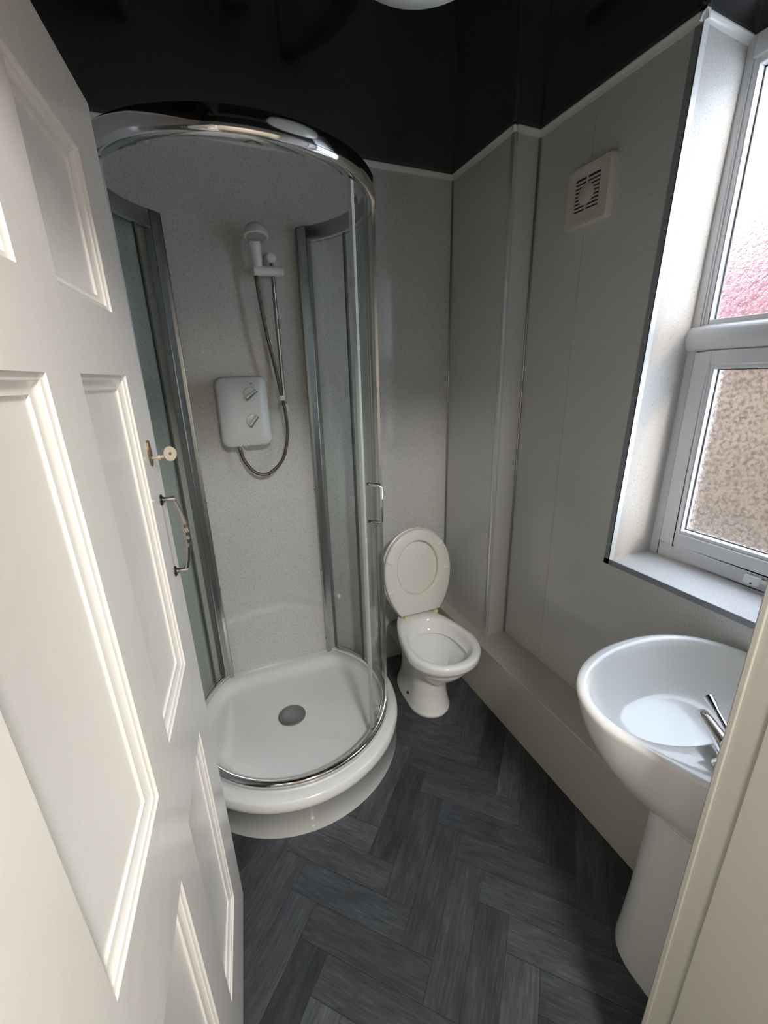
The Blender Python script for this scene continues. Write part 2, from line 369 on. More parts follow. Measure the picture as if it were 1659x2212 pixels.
# casement stay on the lower rail
st = obj('casement_stay', MB().box((xo-0.022, 0.42, ZS+0.030), (xo-0.012, 0.615, ZS+0.042)).box((xo-0.026, 0.585, ZS+0.018), (xo+0.001, 0.625, ZS+0.046)), M['white_plastic'], win, bevel=0.004, seg=3)
obj('screw', MB().lathe((xo-0.026, 0.603, ZS+0.025), (-1, 0, 0), [(0.0, 0), (0.003, 0), (0.003, 0.001), (0, 0.0012)], 12), M['screw'], st)

# ------------------------------------------------------------------ outside
hs = thing('neighbouring_house', (3.6, 2.2, -0.4), 'buff brick house with a red roof seen blurred through the obscure window glass', 'house')
obj('house_wall', MB().box((3.0, -0.5, -0.4), (6.0, 6.5, 1.80)), M['brick'], hs)
rfm = MB().loft([[(2.85, y, 1.72), (4.5, y, 3.05), (6.15, y, 1.72), (6.15, y, 1.80), (4.5, y, 3.16), (2.85, y, 1.80)] for y in (-0.6, 6.6)])
obj('house_roof', rfm, M['tile'], hs)
yd = obj('yard', MB().box((0.27, -3, -0.5), (3.6, 8, -0.4)), M['yard']); struct(yd)

# ------------------------------------------------------------------ door (hung on the left jamb, standing open)
DD = Vector((0.08492, 0.99639, 0)); DN = Vector((DD.y, -DD.x, 0)); DB = Vector((-1.314, 0.973, 0))
def dp(s, off, z): return DB + DD*(s - 0.024*z) + DN*off + Vector((0, 0, z))
door = structure_root('door_1', dp(-0.755, 0, 0.0))
def dbox(mb, s0, s1, z0, z1, o0, o1):
    mb.hexa([dp(s0, o0, z0), dp(s1, o0, z0), dp(s1, o1, z0), dp(s0, o1, z0)], [dp(s0, o0, z1), dp(s1, o0, z1), dp(s1, o1, z1), dp(s0, o1, z1)])
cols = [(-0.326, -0.117), (-0.635, -0.420)]; rows = [(0.200, 0.766), (0.946, 1.512), (1.604, 1.812)]
lf = MB(); zb0, zt_ = 0.008, 1.915
for s0, s1 in ((-0.117, 0), (-0.420, -0.326), (-0.755, -0.635)): dbox(lf, s0, s1, zb0, zt_, -0.04, 0)
for s0, s1 in cols:
    for z0, z1 in ((zb0, rows[0][0]), (rows[0][1], rows[1][0]), (rows[1][1], rows[2][0]), (rows[2][1], zt_)): dbox(lf, s0, s1, z0, z1, -0.04, 0)
obj('door_leaf', lf, M['door'], door, smooth=True, angle=20)
prof = [(0.0, 0.0), (0.0010, -0.0030), (0.0070, -0.0040), (0.0078, -0.0065), (0.0120, -0.0085), (0.0165, -0.0100), (0.0200, -0.0105), (0.0206, -0.0135), (0.0220, -0.0140)]
for s0, s1 in cols:
    for z0, z1 in rows:
        pm = MB()
        rings = [[dp(s0+i_, o_, z0+i_), dp(s1-i_, o_, z0+i_), dp(s1-i_, o_, z1-i_), dp(s0+i_, o_, z1-i_)] for i_, o_ in prof]
        pm.loft(rings, (False, True))
        obj('door_panel', pm, M['door'], door, smooth=True, angle=25)
# escutcheon, pull handle
es = MB()
es.loft([[dp(-0.064 + 0.011*math.cos(a), o_, 1.376 + 0.024*math.sin(a)) for a in [2*PI*k/20 for k in range(20)]] for o_ in (0, 0.003)])
obj('escutcheon', es, M['brass'], door)
hd = MB(); hs0 = -0.044; hz0, hz1 = 1.125, 1.280
npt = 34
pts = []; rad = []
for k in range(npt+1):
    f_ = k/npt; bow = math.sin(PI*f_)**0.7
    pts.append(dp(hs0, 0.020 + 0.014*bow, hz0 + (hz1-hz0)*f_)); rad.append(0.0042 + 0.0035*max(0, math.sin(PI*f_))**2 + 0.0011*math.sin(f_*60)*(0.3 < f_ < 0.7))
hd.tube(pts, rad, 12)
for z in (hz0, hz1):
    hd.tube([dp(hs0, 0, z), dp(hs0, 0.012, z), dp(hs0, 0.026, z)], [0.007, 0.0045, 0.006], 12)
pull = obj('pull_handle', hd, M['pull'], door, smooth=True, angle=60); pull['label'] = 'chrome bow pull handle with ribbed grip'
for z in (hz0, hz1):
    obj('rose', MB().lathe(dp(hs0, 0, z), DN, [(0, 0), (0.011, 0), (0.011, 0.002), (0.007, 0.004), (0, 0.004)], 20), M['dark_metal'], pull)
# key in the lock: shank, collar, bow with a hole
ky = thing('key', dp(-0.064, 0.003, 1.366), 'pale metal key left in the lock on the edge of the cream door', 'key')
obj('key_shank', MB().tube([dp(-0.064, -0.004, 1.366), dp(-0.064, 0.024, 1.368)], 0.0028, 10).lathe(dp(-0.064, 0.014, 1.367), DN, [(0, 0), (0.005, 0), (0.005, 0.004), (0, 0.004)], 14), M['key'], ky, smooth=True)
kb = MB(); kd = (DN*0.86 + DD*0.50).normalized()
rings = []
c0 = dp(-0.060, 0.034, 1.372); side = kd.cross(Vector((0, 0, 1))).normalized()
for rr, th in ((0.0028, -0.0013), (0.0122, -0.0013), (0.0122, 0.0013), (0.0028, 0.0013), (0.0028, -0.0013)):
    rings.append([c0 + kd*(rr*math.cos(a)*0.95) + Vector((0, 0, 1))*(rr*math.sin(a)*1.12) + side*th for a in [2*PI*k/28 for k in range(28)]])
kb.loft(rings, (False, False))
obj('key_bow', kb, M['key'], ky, smooth=True)

# ------------------------------------------------------------------ shower tray
TC = (-1.04, 1.515)
def dring(R, yb, z, k=120, p=22):
    out = []
    for i in range(k):
        a = 2*PI*i/k; s_ = math.sin(a); r = R
        if s_ > 0.05:
            d_ = (yb-TC[1])/s_; r = (R**-p + d_**-p)**(-1/p)
        out.append((TC[0]+r*math.cos(a), TC[1]+r*s_, z))
    return out
YT = YB - 0.002
tray = thing('shower_tray', (TC[0], TC[1], 0), 'raised white D-shaped shower tray on the floor against the back wall', 'shower tray')
rg = [dring(0.441, YT, 0.0), dring(0.441, YT, 0.116), dring(0.444, YT, 0.118), dring(0.447, YT, 0.124), dring(0.447, YT, 0.137), dring(0.445, YT, 0.142), dring(0.443, YT, 0.153), dring(0.436, YT, 0.160),
      dring(0.385, YT-0.035, 0.1605), dring(0.372, YT-0.048, 0.158), dring(0.362, YT-0.058, 0.150), dring(0.350, YT-0.072, 0.134), dring(0.338, YT-0.086, 0.124), dring(0.320, YT-0.102, 0.1195), dring(0.2, YT-0.19, 0.114), dring(0.052, YT-0.27, 0.110, p=60)]
obj('tray_body', MB().loft(rg), M['acrylic'], tray, smooth=True, angle=60)
wm = MB().lathe((TC[0]-0.012, TC[1]-0.002, 0.109), (0, 0, 1), [(0, 0), (0.058, 0), (0.058, 0.006), (0.054, 0.009), (0.03, 0.0105), (0, 0.011)], 40)
wc = obj('waste_cover', wm, M['waste'], tray, smooth=True); wc['label'] = 'grey round waste cover'
for z in (0.060, 0.022):
    a = math.atan2(1.08-TC[1], -1.07-TC[0]); p_ = Vector((TC[0]+0.4405*math.cos(a), TC[1]+0.4405*math.sin(a), z))
    obj('screw_cap', MB().lathe(p_, (math.cos(a), math.sin(a), 0), [(0, 0), (0.0055, 0), (0.005, 0.002), (0, 0.003)], 16), M['white_plastic'], tray, smooth=True)

# ------------------------------------------------------------------ shower enclosure
EC = (-1.035, 1.525); ER = 0.392
enc = thing('shower_enclosure', (EC[0], EC[1], 0.16), 'curved glass shower enclosure with chrome rails standing on the white tray', 'shower enclosure')
aw = math.degrees(math.asin((YB-0.004-EC[1])/ER))
z0r, z1r = 1.995, 2.046
def rail(name, z, hh, wd, m_, lip=True):
    rI, rO = ER-wd/2, ER+wd/2
    sec = [(rI, 0), (rI+0.004, -0.0), (rO-0.006, 0), (rO-0.001, 0.004), (rO, hh*0.35), (rO-0.001, hh*0.8), (rO-0.006, hh), (rI+0.004, hh), (rI, hh-0.004)]
    return obj(name, MB().arc(EC, aw, -180-aw, sec, z, 96), m_, enc, smooth=True, angle=50)
tr_ = rail('top_rail', z0r, z1r-z0r, 0.034, M['chrome']); tr_.data.materials.append(M['satin'])
for p in tr_.data.polygons:
    rv = Vector((p.center.x, p.center.y, 0)).normalized()
    if p.normal.dot(rv) < -0.5: p.material_index = 1
rail('bottom_rail', 0.1650, 0.022, 0.030, M['chrome'])
obj('silicone_seal', MB().arc(EC, aw, -180-aw, [(ER-0.02, 0), (ER+0.02, 0), (ER+0.016, 0.004), (ER-0.016, 0.004)], 0.1607, 80), M['silicone'], enc, smooth=True)
def arcpt(a, r): a = math.radians(a); return Vector((EC[0]+r*math.cos(a), EC[1]+r*math.sin(a), 0))
for sgn in (1, -1):
    ang = aw-1.5 if sgn == 1 else 180-aw+1.5
    p_ = arcpt(ang, ER); tgn = Vector((-math.sin(math.radians(ang)), math.cos(math.radians(ang)), 0)) * sgn; rd = Vector((math.cos(math.radians(ang)), math.sin(math.radians(ang)), 0))
    wp = MB()
    # wall channel reaching the tiles, and the inner profile that grips the glass
    q = p_ + tgn*0.0
    x0, x1 = q.x-0.021, q.x+0.021
    wp.box((x0, YB-0.030, 0.161), (x1, YB-0.001, z1r-0.004))
    ring = [q - tgn*0.034 - rd*0.020, q - tgn*0.034 + rd*0.018, q + rd*0.018, q - rd*0.020]
    wp.hexa([Vector((v.x, v.y, 0.186)) for v in ring], [Vector((v.x, v.y, z1r)) for v in ring])
    prf = obj('wall_profile', wp, M['satin'], enc, bevel=0.003)
    inner = -1 if sgn == 1 else 1
    for z in (0.24, 0.62, 1.02, 1.42, 1.86):
        c_ = Vector((x0 if sgn == 1 else x1, YB-0.016, z)); obj('screw', MB().lathe(c_, (inner, 0, 0), [(0, 0), (0.0045, 0), (0.004, 0.002), (0, 0.0025)], 12), M['screw'], prf)
        if z in (0.24, 1.86):
            obj('screw', MB().lathe(Vector((q.x, YB-0.030, z+0.02)), (0, -1, 0), [(0, 0), (0.004, 0), (0.0035, 0.002), (0, 0.0025)], 12), M['screw'], prf)
def panel(name, a0, a1, r, z0, z1, th=0.005):
    return obj(name, MB().arc(EC, a0, a1, [(r-th/2, 0), (r+th/2, 0), (r+th/2, z1-z0), (r-th/2, z1-z0)], z0, 40), M['glass'], enc, smooth=True, angle=50)
def strip(name, a, r, z0, z1, wid, th, m_, par):
    da = math.degrees(wid/r)/2
    return obj(name, MB().arc(EC, a-da, a+da, [(r-th/2, 0), (r+th/2, 0), (r+th/2, z1-z0), (r-th/2, z1-z0)], z0, 4), m_, par)
for sgn in (1, -1):
    def A(a): return a if sgn == 1 else 180-a+4
    fe, le, te = (-24, -48, 18) if sgn == 1 else (-4, -26, 40)
    fx = panel('fixed_panel', A(aw-3.5 if sgn == 1 else aw+0.5), A(fe), ER+0.008, 0.187, z0r)
    strip('edge_seal', A(fe-0.2), ER+0.008, 0.187, z0r, 0.012, 0.009, M['satin'], fx)
    dr = panel('sliding_door', A(te), A(le), ER-0.010, 0.190, z0r-0.004)
    strip('edge_seal', A(le-0.4), ER-0.010, 0.190, z0r-0.004, 0.014, 0.010, M['seal'], dr)
    strip('edge_seal', A(te+0.2), ER-0.010, 0.190, z0r-0.004, 0.008, 0.009, M['dark_seal'], dr)
    hm = MB(); ah = A(le+4)
    zlo, zhi = 1.035, 1.165
    pts = [arcpt(ah, ER-0.008)+Vector((0, 0, zlo)), arcpt(ah, ER+0.034)+Vector((0, 0, zlo)), arcpt(ah, ER+0.040)+Vector((0, 0, zlo+0.006)), arcpt(ah, ER+0.040)+Vector((0, 0, zhi-0.006)), arcpt(ah, ER+0.034)+Vector((0, 0, zhi)), arcpt(ah, ER-0.008)+Vector((0, 0, zhi))]
    hm.tube(pts, 0.0065, 14)
    hnd = obj('handle', hm, M['chrome'], dr, smooth=True, angle=50)
    for z in (0.205, z0r-0.03):
        obj('roller', MB().lathe(arcpt(A(le+8), ER-0.014)+Vector((0, 0, z)), -Vector((math.cos(math.radians(A(le+8))), math.sin(math.radians(A(le+8))), 0)), [(0, 0), (0.009, 0), (0.009, 0.008), (0.004, 0.012), (0, 0.012)], 18), M['grey_plastic'], dr, smooth=True)

# ------------------------------------------------------------------ electric shower on the back wall
eu = thing('electric_shower', (-1.075, YB, 1.376), 'white electric shower box with two dials on the back wall of the enclosure', 'shower unit')
def rrect(cx, cz, w_, h_, r, y, k=8, bowt=0.0):
    out = []
    for (sx, sz, a0) in ((1, 1, 0), (-1, 1, 90), (-1, -1, 180), (1, -1, 270)):
        for i in range(k+1):
            a = math.radians(a0 + 90*i/k)
            x = cx + sx*(w_/2-r) + r*math.cos(a); z = cz + sz*(h_/2-r) + r*math.sin(a)
            z += bowt*(1-((x-cx)/(w_/2))**2)*sz
            out.append((x, y, z))
    return out
UX, UZ = -1.075, 1.380
ub = MB().loft([rrect(UX, UZ, 0.170, 0.240, 0.022, YB-0.001), rrect(UX, UZ, 0.186, 0.256, 0.026, YB-0.010, bowt=0.004), rrect(UX, UZ, 0.192, 0.262, 0.026, YB-0.060, bowt=0.006), rrect(UX, UZ, 0.188, 0.258, 0.026, YB-0.080, bowt=0.006), rrect(UX, UZ, 0.174, 0.244, 0.022, YB-0.089, bowt=0.006), rrect(UX, UZ, 0.08, 0.12, 0.02, YB-0.094, bowt=0.004)])
obj('cover', ub, M['white_plastic'], eu, smooth=True, angle=50)
for k in range(4):                               # shallow moulded ripples on the cover
    rr = 0.055 + 0.012*k
    pts = [(UX+0.030 + rr*0.9*math.cos(a), YB-0.0905 + 0.0010*k, UZ-0.035 + rr*1.5*math.sin(a)) for a in [math.radians(140+100*i/18) for i in range(19)]]
    obj('ripple', MB().tube(pts, 0.0016, 8), M['white_plastic'], eu, smooth=True)
for (dx, dz, an) in ((0.030, 0.068, 35), (0.028, -0.032, 50)):
    c_ = Vector((UX+dx, YB-0.0905, UZ+dz))
    dl = obj('dial', MB().lathe(c_, (0, -1, 0), [(0, 0), (0.027, 0), (0.026, 0.006), (0.022, 0.008), (0, 0.008)], 36), M['white_plastic'], eu, smooth=True)
    a = math.radians(an); u_ = Vector((math.cos(a), 0, math.sin(a))); v_ = Vector((-math.sin(a), 0, math.cos(a)))
    f0 = c_ + Vector((0, -0.006, 0))
    rl = lambda s_, o_: [f0 + u_*x*s_ + v_*y*s_ + Vector((0, -o_, 0)) for x, y in ((-0.025, -0.004), (0.025, -0.0025), (0.025, 0.0025), (-0.025, 0.004))]
    dg = obj('dial_grip', MB().loft([rl(1.0, 0), rl(0.9, 0.014)]), M['white_plastic'], dl, bevel=0.001)
    obj('dial_pointer', MB().loft([[f0 + u_*x + v_*(y-0.0075) + Vector((0, -o_, 0)) for x, y in ((-0.028, -0.0045), (0.026, -0.002), (0.026, 0.002), (-0.028, 0.0045))] for o_ in (0.001, 0.0036)]), M['grey_plastic'], dl)
lg = MB(); c_ = Vector((UX-0.052, YB-0.0893, UZ+0.074))
lg.loft([[c_ + Vector((x, -o_, z)) for x, z in ((-0.013, 0.006), (0.013, 0.006), (0.010, -0.002), (0.002, -0.007), (-0.004, -0.005))] for o_ in (0, 0.0016)])
obj('printed_mark', lg, M['blue_mark'], eu)
obj('indicator_light', MB().lathe((UX+0.036, YB-0.0885, UZ+0.106), (0, -1, 0), [(0, 0), (0.004, 0), (0.0035, 0.002), (0, 0.0025)], 12), M['grey_plastic'], eu)
obj('outlet_elbow', MB().tube([(-1.106, YB-0.045, 1.262), (-1.106, YB-0.045, 1.232)], [0.012, 0.010], 16), M['satin'], eu, smooth=True)

# ------------------------------------------------------------------ riser rail, handset, hose
RXx, RY = -0.912, YB-0.048
rr_ = thing('shower_riser_rail', (RXx, YB, 1.40), 'chrome riser rail with white brackets beside the white electric shower', 'shower rail')
obj('rail_bar', MB().tube([(RXx, RY, 1.385), (RXx, RY, 1.925)], 0.0075, 18), M['bar'], rr_, smooth=True, angle=50)
top = MB().lathe((RXx, YB-0.001, 1.928), (0, -1, 0), [(0, 0), (0.020, 0), (0.020, 0.035), (0.018, 0.056), (0.012, 0.062), (0, 0.063)], 28)
obj('wall_bracket', top, M['white_plastic'], rr_, smooth=True, angle=50)
bot = MB().box((RXx-0.014, YB-0.062, 1.372), (RXx+0.014, YB-0.001, 1.404))
obj('wall_bracket', bot, M['white_plastic'], rr_, bevel=0.006, seg=3)
sl = MB().tube([(-0.984, RY-0.014, 1.878), (-0.960, RY-0.012, 1.880), (-0.93, RY-0.004, 1.882), (-0.872, RY, 1.884)], [0.0165, 0.0175, 0.0165, 0.0165], 20)
obj('slider', sl, M['white_plastic'], rr_, bevel=0.002)
ret = MB().lathe((-0.921, RY-0.014, 1.418), (0, 0, 1), [(0.006, 0), (0.012, 0), (0.012, 0.018), (0.006, 0.018)], 18)
obj('hose_retainer', ret, M['white_plastic'], rr_, smooth=True)
hx, hy = -0.966, RY-0.018
hn = thing('shower_handset', (hx, hy, 1.893), 'white shower handset held at the top of the riser rail', 'shower head')
hl = MB().tube([(hx+0.002, hy+0.004, 1.893), (hx, hy, 1.915), (hx-0.003, hy-0.006, 1.955), (hx-0.004, hy-0.012, 1.972)], [0.0155, 0.0185, 0.0225, 0.020], 22)
obj('grip', hl, M['white_plastic'], hn, smooth=True, angle=50)
hax = Vector((0.0, -0.22, -0.97)).normalized(); hc = Vector((hx+0.002, hy-0.024, 2.018))
hb_ = MB().lathe(hc, hax, [(0, 0), (0.020, 0.002), (0.033, 0.010), (0.040, 0.022), (0.043, 0.036), (0.043, 0.041), (0.039, 0.043), (0, 0.043)], 36)
obj('spray_head', hb_, M['white_plastic'], hn, smooth=True, angle=50)
obj('spray_face', MB().lathe(hc + hax*0.0432, hax, [(0, 0), (0.036, 0), (0.034, 0.002), (0, 0.002)], 32), M['seal'], hn)
# hose: from the handset down past the retainer, round the loop to the unit
def bez(P_, k=16):
    out = []
    P_ = [Vector(p) for p in P_]
    for i in range(len(P_)-1):
        p0 = P_[max(i-1, 0)]; p1 = P_[i]; p2 = P_[i+1]; p3 = P_[min(i+2, len(P_)-1)]
        for j in range(k):
            t_ = j/k
            out.append(0.5*((2*p1) + (p2-p0)*t_ + (2*p0-5*p1+4*p2-p3)*t_*t_ + (3*p1-p0-3*p2+p3)*t_**3))
    out.append(P_[-1]); return out
hp = bez([(-0.975, RY-0.016, 1.862), (-0.972, RY-0.018, 1.80), (-0.958, RY-0.020, 1.67), (-0.937, RY-0.020, 1.53), (-0.922, RY-0.016, 1.43), (-0.914, RY-0.02, 1.36), (-0.916, RY-0.02, 1.27), (-0.945, RY-0.02, 1.18), (-1.005, RY-0.02, 1.128), (-1.055, RY-0.015, 1.133), (-1.092, RY-0.005, 1.180), (-1.106, RY+0.003, 1.231)])
hse = obj('shower_hose', MB().tube(hp, [0.0062 + 0.0007*(i % 2) for i in range(len(hp))], 10), M['hose'], smooth=True, angle=60)
tag(hse, 'bronze grey flexible hose looping from the white shower box up to the handset', 'shower hose')

# ------------------------------------------------------------------ toilet
TX = -0.415
toi = thing('toilet', (TX, 1.42, 0), 'white ceramic toilet with raised lid standing in the back corner', 'toilet')
def egg(z, hw, yf, yb, cy, nb=2.6, k=56, back=None, cx=TX):
    # front half ellipse, squarer back half; back = half width at the rear
    out = []
    for i in range(k):
        a = 2*PI*i/k; c_, s_ = math.cos(a), math.sin(a)
        if s_ <= 0:
            x = hw*c_; y = cy + (cy-yf)*s_
        else:
            x = hw*math.copysign(abs(c_)**(2/nb), c_); y = cy + (yb-cy)*abs(s_)**(2/nb)
            if back is not None:
                f_ = (y-cy)/(yb-cy); x *= 1 + (back/hw-1)*f_**1.3
        out.append((cx+x, y, z))
    return out
ctl = [(0.0, 0.098, 1.345, 1.68, 1.46, 3.5, 0.098), (0.012, 0.100, 1.342, 1.68, 1.46, 3.5, 0.1), (0.03, 0.095, 1.350, 1.68, 1.46, 3.5, 0.095), (0.09, 0.085, 1.365, 1.66, 1.46, 3.2, 0.085), (0.16, 0.083, 1.365, 1.65, 1.46, 3.0, 0.083), (0.215, 0.085, 1.362, 1.65, 1.45, 2.9, 0.088), (0.255, 0.093, 1.345, 1.65, 1.43, 2.8, 0.094),
       (0.290, 0.115, 1.298, 1.65, 1.39, 2.7, 0.10), (0.325, 0.143, 1.223, 1.66, 1.358, 2.6, 0.106), (0.358, 0.160, 1.178, 1.665, 1.342, 2.6, 0.109), (0.382, 0.163, 1.170, 1.67, 1.34, 2.6, 0.110), (0.393, 0.162, 1.171, 1.67, 1.34, 2.6, 0.110), (0.400, 0.157, 1.177, 1.665, 1.34, 2.6, 0.106)]
def cat(P_, k):
    out = []
    for i in range(len(P_)-1):
        p0, p1, p2, p3 = P_[max(i-1, 0)], P_[i], P_[i+1], P_[min(i+2, len(P_)-1)]
        for j in range(k):
            t_ = j/k; out.append([0.5*(2*b_ + (c_-a_)*t_ + (2*a_-5*b_+4*c_-d_)*t_*t_ + (3*b_-a_-3*c_+d_)*t_**3) for a_, b_, c_, d_ in zip(p0, p1, p2, p3)])
    out.append(list(P_[-1])); return out
rg = [egg(z, h_, f_, b_, c_, n_, back=k_) for z, h_, f_, b_, c_, n_, k_ in cat(ctl, 4)] + [
      egg(0.400, 0.137, 1.200, 1.555, 1.345, 2.2), egg(0.395, 0.131, 1.207, 1.548, 1.345, 2.2), egg(0.375, 0.127, 1.213, 1.540, 1.345, 2.2), egg(0.345, 0.124, 1.217, 1.530, 1.345, 2.1), egg(0.338, 0.114, 1.228, 1.512, 1.345), egg(0.334, 0.126, 1.216, 1.526, 1.345),
      egg(0.31, 0.126, 1.218, 1.524, 1.35), egg(0.28, 0.110, 1.240, 1.515, 1.37), egg(0.24, 0.085, 1.28, 1.50, 1.39), egg(0.19, 0.055, 1.33, 1.48, 1.41), egg(0.16, 0.03, 1.38, 1.45, 1.415)]
obj('pan', MB().loft(rg), M['ceramic'], toi, smooth=True, angle=70)
obj('water', MB().loft([egg(0.196, 0.053, 1.335, 1.478, 1.41), egg(0.1965, 0.052, 1.336, 1.477, 1.41)]), M['water'], toi)
obj('waste_outlet', MB().tube([(TX, 1.64, 0.19), (TX, 1.74, 0.19), (TX, YB-0.001, 0.18)], 0.052, 24), M['grey_plastic'], toi, smooth=True, angle=50)
for sx in (1, -1):
    obj('fixing_cap', MB().lathe((TX+sx*0.090, 1.49, 0.055), (sx, -0.2, 0.2), [(0, 0), (0.008, 0), (0.007, 0.003), (0, 0.004)], 14), M['dark_metal'], toi)
# raised seat ring and lid, hinged at the back of the pan
hyp, hzp = 1.598, 0.412
tilt = math.radians(7.5); LU = Vector((0, math.sin(tilt), math.cos(tilt))); LN = Vector((0, -math.cos(tilt), math.sin(tilt)))
SXC = TX + 0.022
def lp(u, v, o): return Vector((SXC+u, hyp, hzp)) + LU*v + LN*o
def seat_outline(hw, v0, v1, o, k=64, fl=True):
    cv = v0 + (v1-v0)*0.55; out = []
    for i in range(k):
        a = 2*PI*i/k; c_, s_ = math.cos(a), math.sin(a)
        if s_ >= 0: u, v = hw*c_, cv + (v1-cv)*s_
        else:
            u = hw*math.copysign(abs(c_)**0.80, c_); v = cv + (cv-v0)*math.copysign(abs(s_)**0.80, s_)
            f_ = (cv-v)/(cv-v0)
            if fl: u *= 1 - 0.46*f_**2.0
        out.append(lp(u, v, o))
    if fl:
        pass
    return out
def bottom_flat(hw, v0, v1, o, k=64):             # straight hinge edge at v0
    out = []
    for p_u, p_v in _flat(hw, v0, v1, k): out.append(lp(p_u, p_v, o))
    return out
def _flat(hw, v0, v1, k):
    pts = []
    cv = v0 + (v1-v0)*0.52; wb_ = hw*0.60
    n1 = k//2
    for i in range(n1+1):
        a = PI*i/n1; pts.append((hw*math.cos(a), cv+(v1-cv)*math.sin(a)))
    n2 = k//6
    for i in range(1, n2+1):                        # left flank down to the hinge edge
        f_ = i/n2; pts.append((-(hw + (wb_-hw)*f_**2.2), cv + (v0-cv)*f_))
    n3 = k - (n1+1) - 2*n2 + 1
    for i in range(1, n3):
        f_ = i/n3; pts.append((-wb_ + 2*wb_*f_, v0))
    for i in range(n2, 0, -1):
        f_ = i/n2; pts.append(((hw + (wb_-hw)*f_**2.2), cv + (v0-cv)*f_))
    return pts
oth = 0.018
lid = MB().loft([bottom_flat(0.172, 0.006, 0.412, -0.014), bottom_flat(0.176, 0.002, 0.417, -0.010), bottom_flat(0.176, 0.002, 0.417, 0.002), bottom_flat(0.172, 0.006, 0.412, 0.005)])
obj('lid', lid, M['seat'], toi, smooth=True, angle=50)
nk = len(_flat(1, 0, 1, 64))
def hole(hw, v0, v1, o):
    cv = (v0+v1)/2; base_ = _flat(0.17, 0.004, 0.412, 64); out = []
    for u, v in base_:
        a = math.atan2((v-0.225)/0.2, u/0.17); out.append(lp(hw*math.cos(a), cv+(v1-v0)/2*math.sin(a), o))
    return out
ring = MB().loft([bottom_flat(0.170, 0.004, 0.410, 0.010), bottom_flat(0.173, 0.001, 0.414, 0.014), bottom_flat(0.172, 0.002, 0.412, 0.024), bottom_flat(0.166, 0.008, 0.406, 0.029),
                  hole(0.112, 0.090, 0.362, 0.029), hole(0.108, 0.094, 0.358, 0.024), hole(0.108, 0.094, 0.358, 0.012), hole(0.112, 0.090, 0.362, 0.010), bottom_flat(0.170, 0.004, 0.410, 0.010)], (False, False))
obj('seat_ring', ring, M['seat'], toi, smooth=True, angle=50)
for u, v, sl_ in ((-0.145, 0.275, -0.5), (0.142, 0.205, 0.0), (-0.150, 0.135, 0.2), (0.120, 0.330, 0.6)):
    d_ = Vector((math.cos(sl_), 0, 0))
    c1, c2 = lp(u-0.014*math.cos(sl_), v-0.014*math.sin(sl_), 0.030), lp(u+0.014*math.cos(sl_), v+0.014*math.sin(sl_), 0.030)
    obj('buffer', MB().tube([c1, c2], 0.0045, 10), M['white_plastic'], toi, smooth=True)
for u in (-0.078, 0.078):
    hgm = MB().tube([(SXC+u-0.020, hyp, hzp), (SXC+u+0.020, hyp, hzp)], 0.010, 16); hgm.lathe((SXC+u+0.004, hyp-0.018, 0.398), (0, 0, 1), [(0, 0), (0.014, 0), (0.014, 0.008), (0.009, 0.014), (0, 0.014)], 18)
    h_ = obj('seat_hinge', hgm, M['hinge'], toi, smooth=True, angle=50); h_['label'] = 'yellowed plastic seat hinge'

# ------------------------------------------------------------------ wash basin
BXc = -0.278
bas = thing('wash_basin', (BXc, 0.42, 0), 'white ceramic pedestal wash basin under the window beside the doorway', 'basin')
def dbas(z, hw, yf, yb, cy, nb=4.0, k=72, back=None): return egg(z, hw, -yf+2*cy, 2*cy-yb, cy, nb, k, back, BXc)
def bring(z, hw, yfront, yback, cy, backw=None, k=72, oval=False):
    out = []
    for i in range(k):
        a = 2*PI*i/k; c_, s_ = math.cos(a), math.sin(a)
        if s_ >= 0: x, y = hw*math.copysign(abs(c_)**0.92, c_), cy + (yfront-cy)*abs(s_)**0.92
        else:
            bw_ = (backw or hw*0.8); m_ = abs(s_)
            if oval: x, y = hw*math.copysign(abs(c_)**0.85, c_), cy + (yback-cy)*m_**0.85
            elif m_ <= 0.8:
                t_ = m_/0.8; x = math.copysign(hw + (bw_-hw)*t_**1.25, c_); y = cy + (yback-cy)*t_
            else:
                x = math.copysign(bw_*abs(c_)/0.6, c_); y = yback
        out.append((BXc+x, y, z))
    return out
yk = YF + 0.002
rg = [bring(0.548, 0.108, 0.476, yk+0.02, 0.40, 0.10), bring(0.556, 0.128, 0.500, yk+0.01, 0.41, 0.11), bring(0.580, 0.160, 0.535, yk, 0.42, 0.14), bring(0.620, 0.194, 0.578, yk, 0.435, 0.165), bring(0.670, 0.226, 0.615, yk, 0.45, 0.172), bring(0.720, 0.248, 0.640, yk, 0.46, 0.186), bring(0.765, 0.261, 0.654, yk, 0.465, 0.194), bring(0.787, 0.266, 0.659, yk, 0.465, 0.197), bring(0.796, 0.268, 0.660, yk, 0.465, 0.198), bring(0.802, 0.266, 0.658, yk+0.002, 0.465, 0.197), bring(0.804, 0.258, 0.650, yk+0.006, 0.465, 0.192),
      bring(0.803, 0.246, 0.638, 0.335, 0.475, 0.178, oval=True), bring(0.799, 0.240, 0.632, 0.342, 0.475, 0.168, oval=True), bring(0.785, 0.233, 0.625, 0.348, 0.478, 0.160, oval=True), bring(0.750, 0.212, 0.610, 0.358, 0.485, 0.140, oval=True), bring(0.710, 0.172, 0.590, 0.375, 0.49, 0.11, oval=True), bring(0.692, 0.142, 0.577, 0.388, 0.493, 0.12, oval=True), bring(0.686, 0.126, 0.570, 0.396, 0.495, 0.108, oval=True), bring(0.6835, 0.10, 0.556, 0.415, 0.498, 0.09, oval=True), bring(0.682, 0.02, 0.515, 0.485, 0.50, oval=True)]
obj('bowl', MB().loft(rg), M['ceramic'], bas, smooth=True, angle=70)
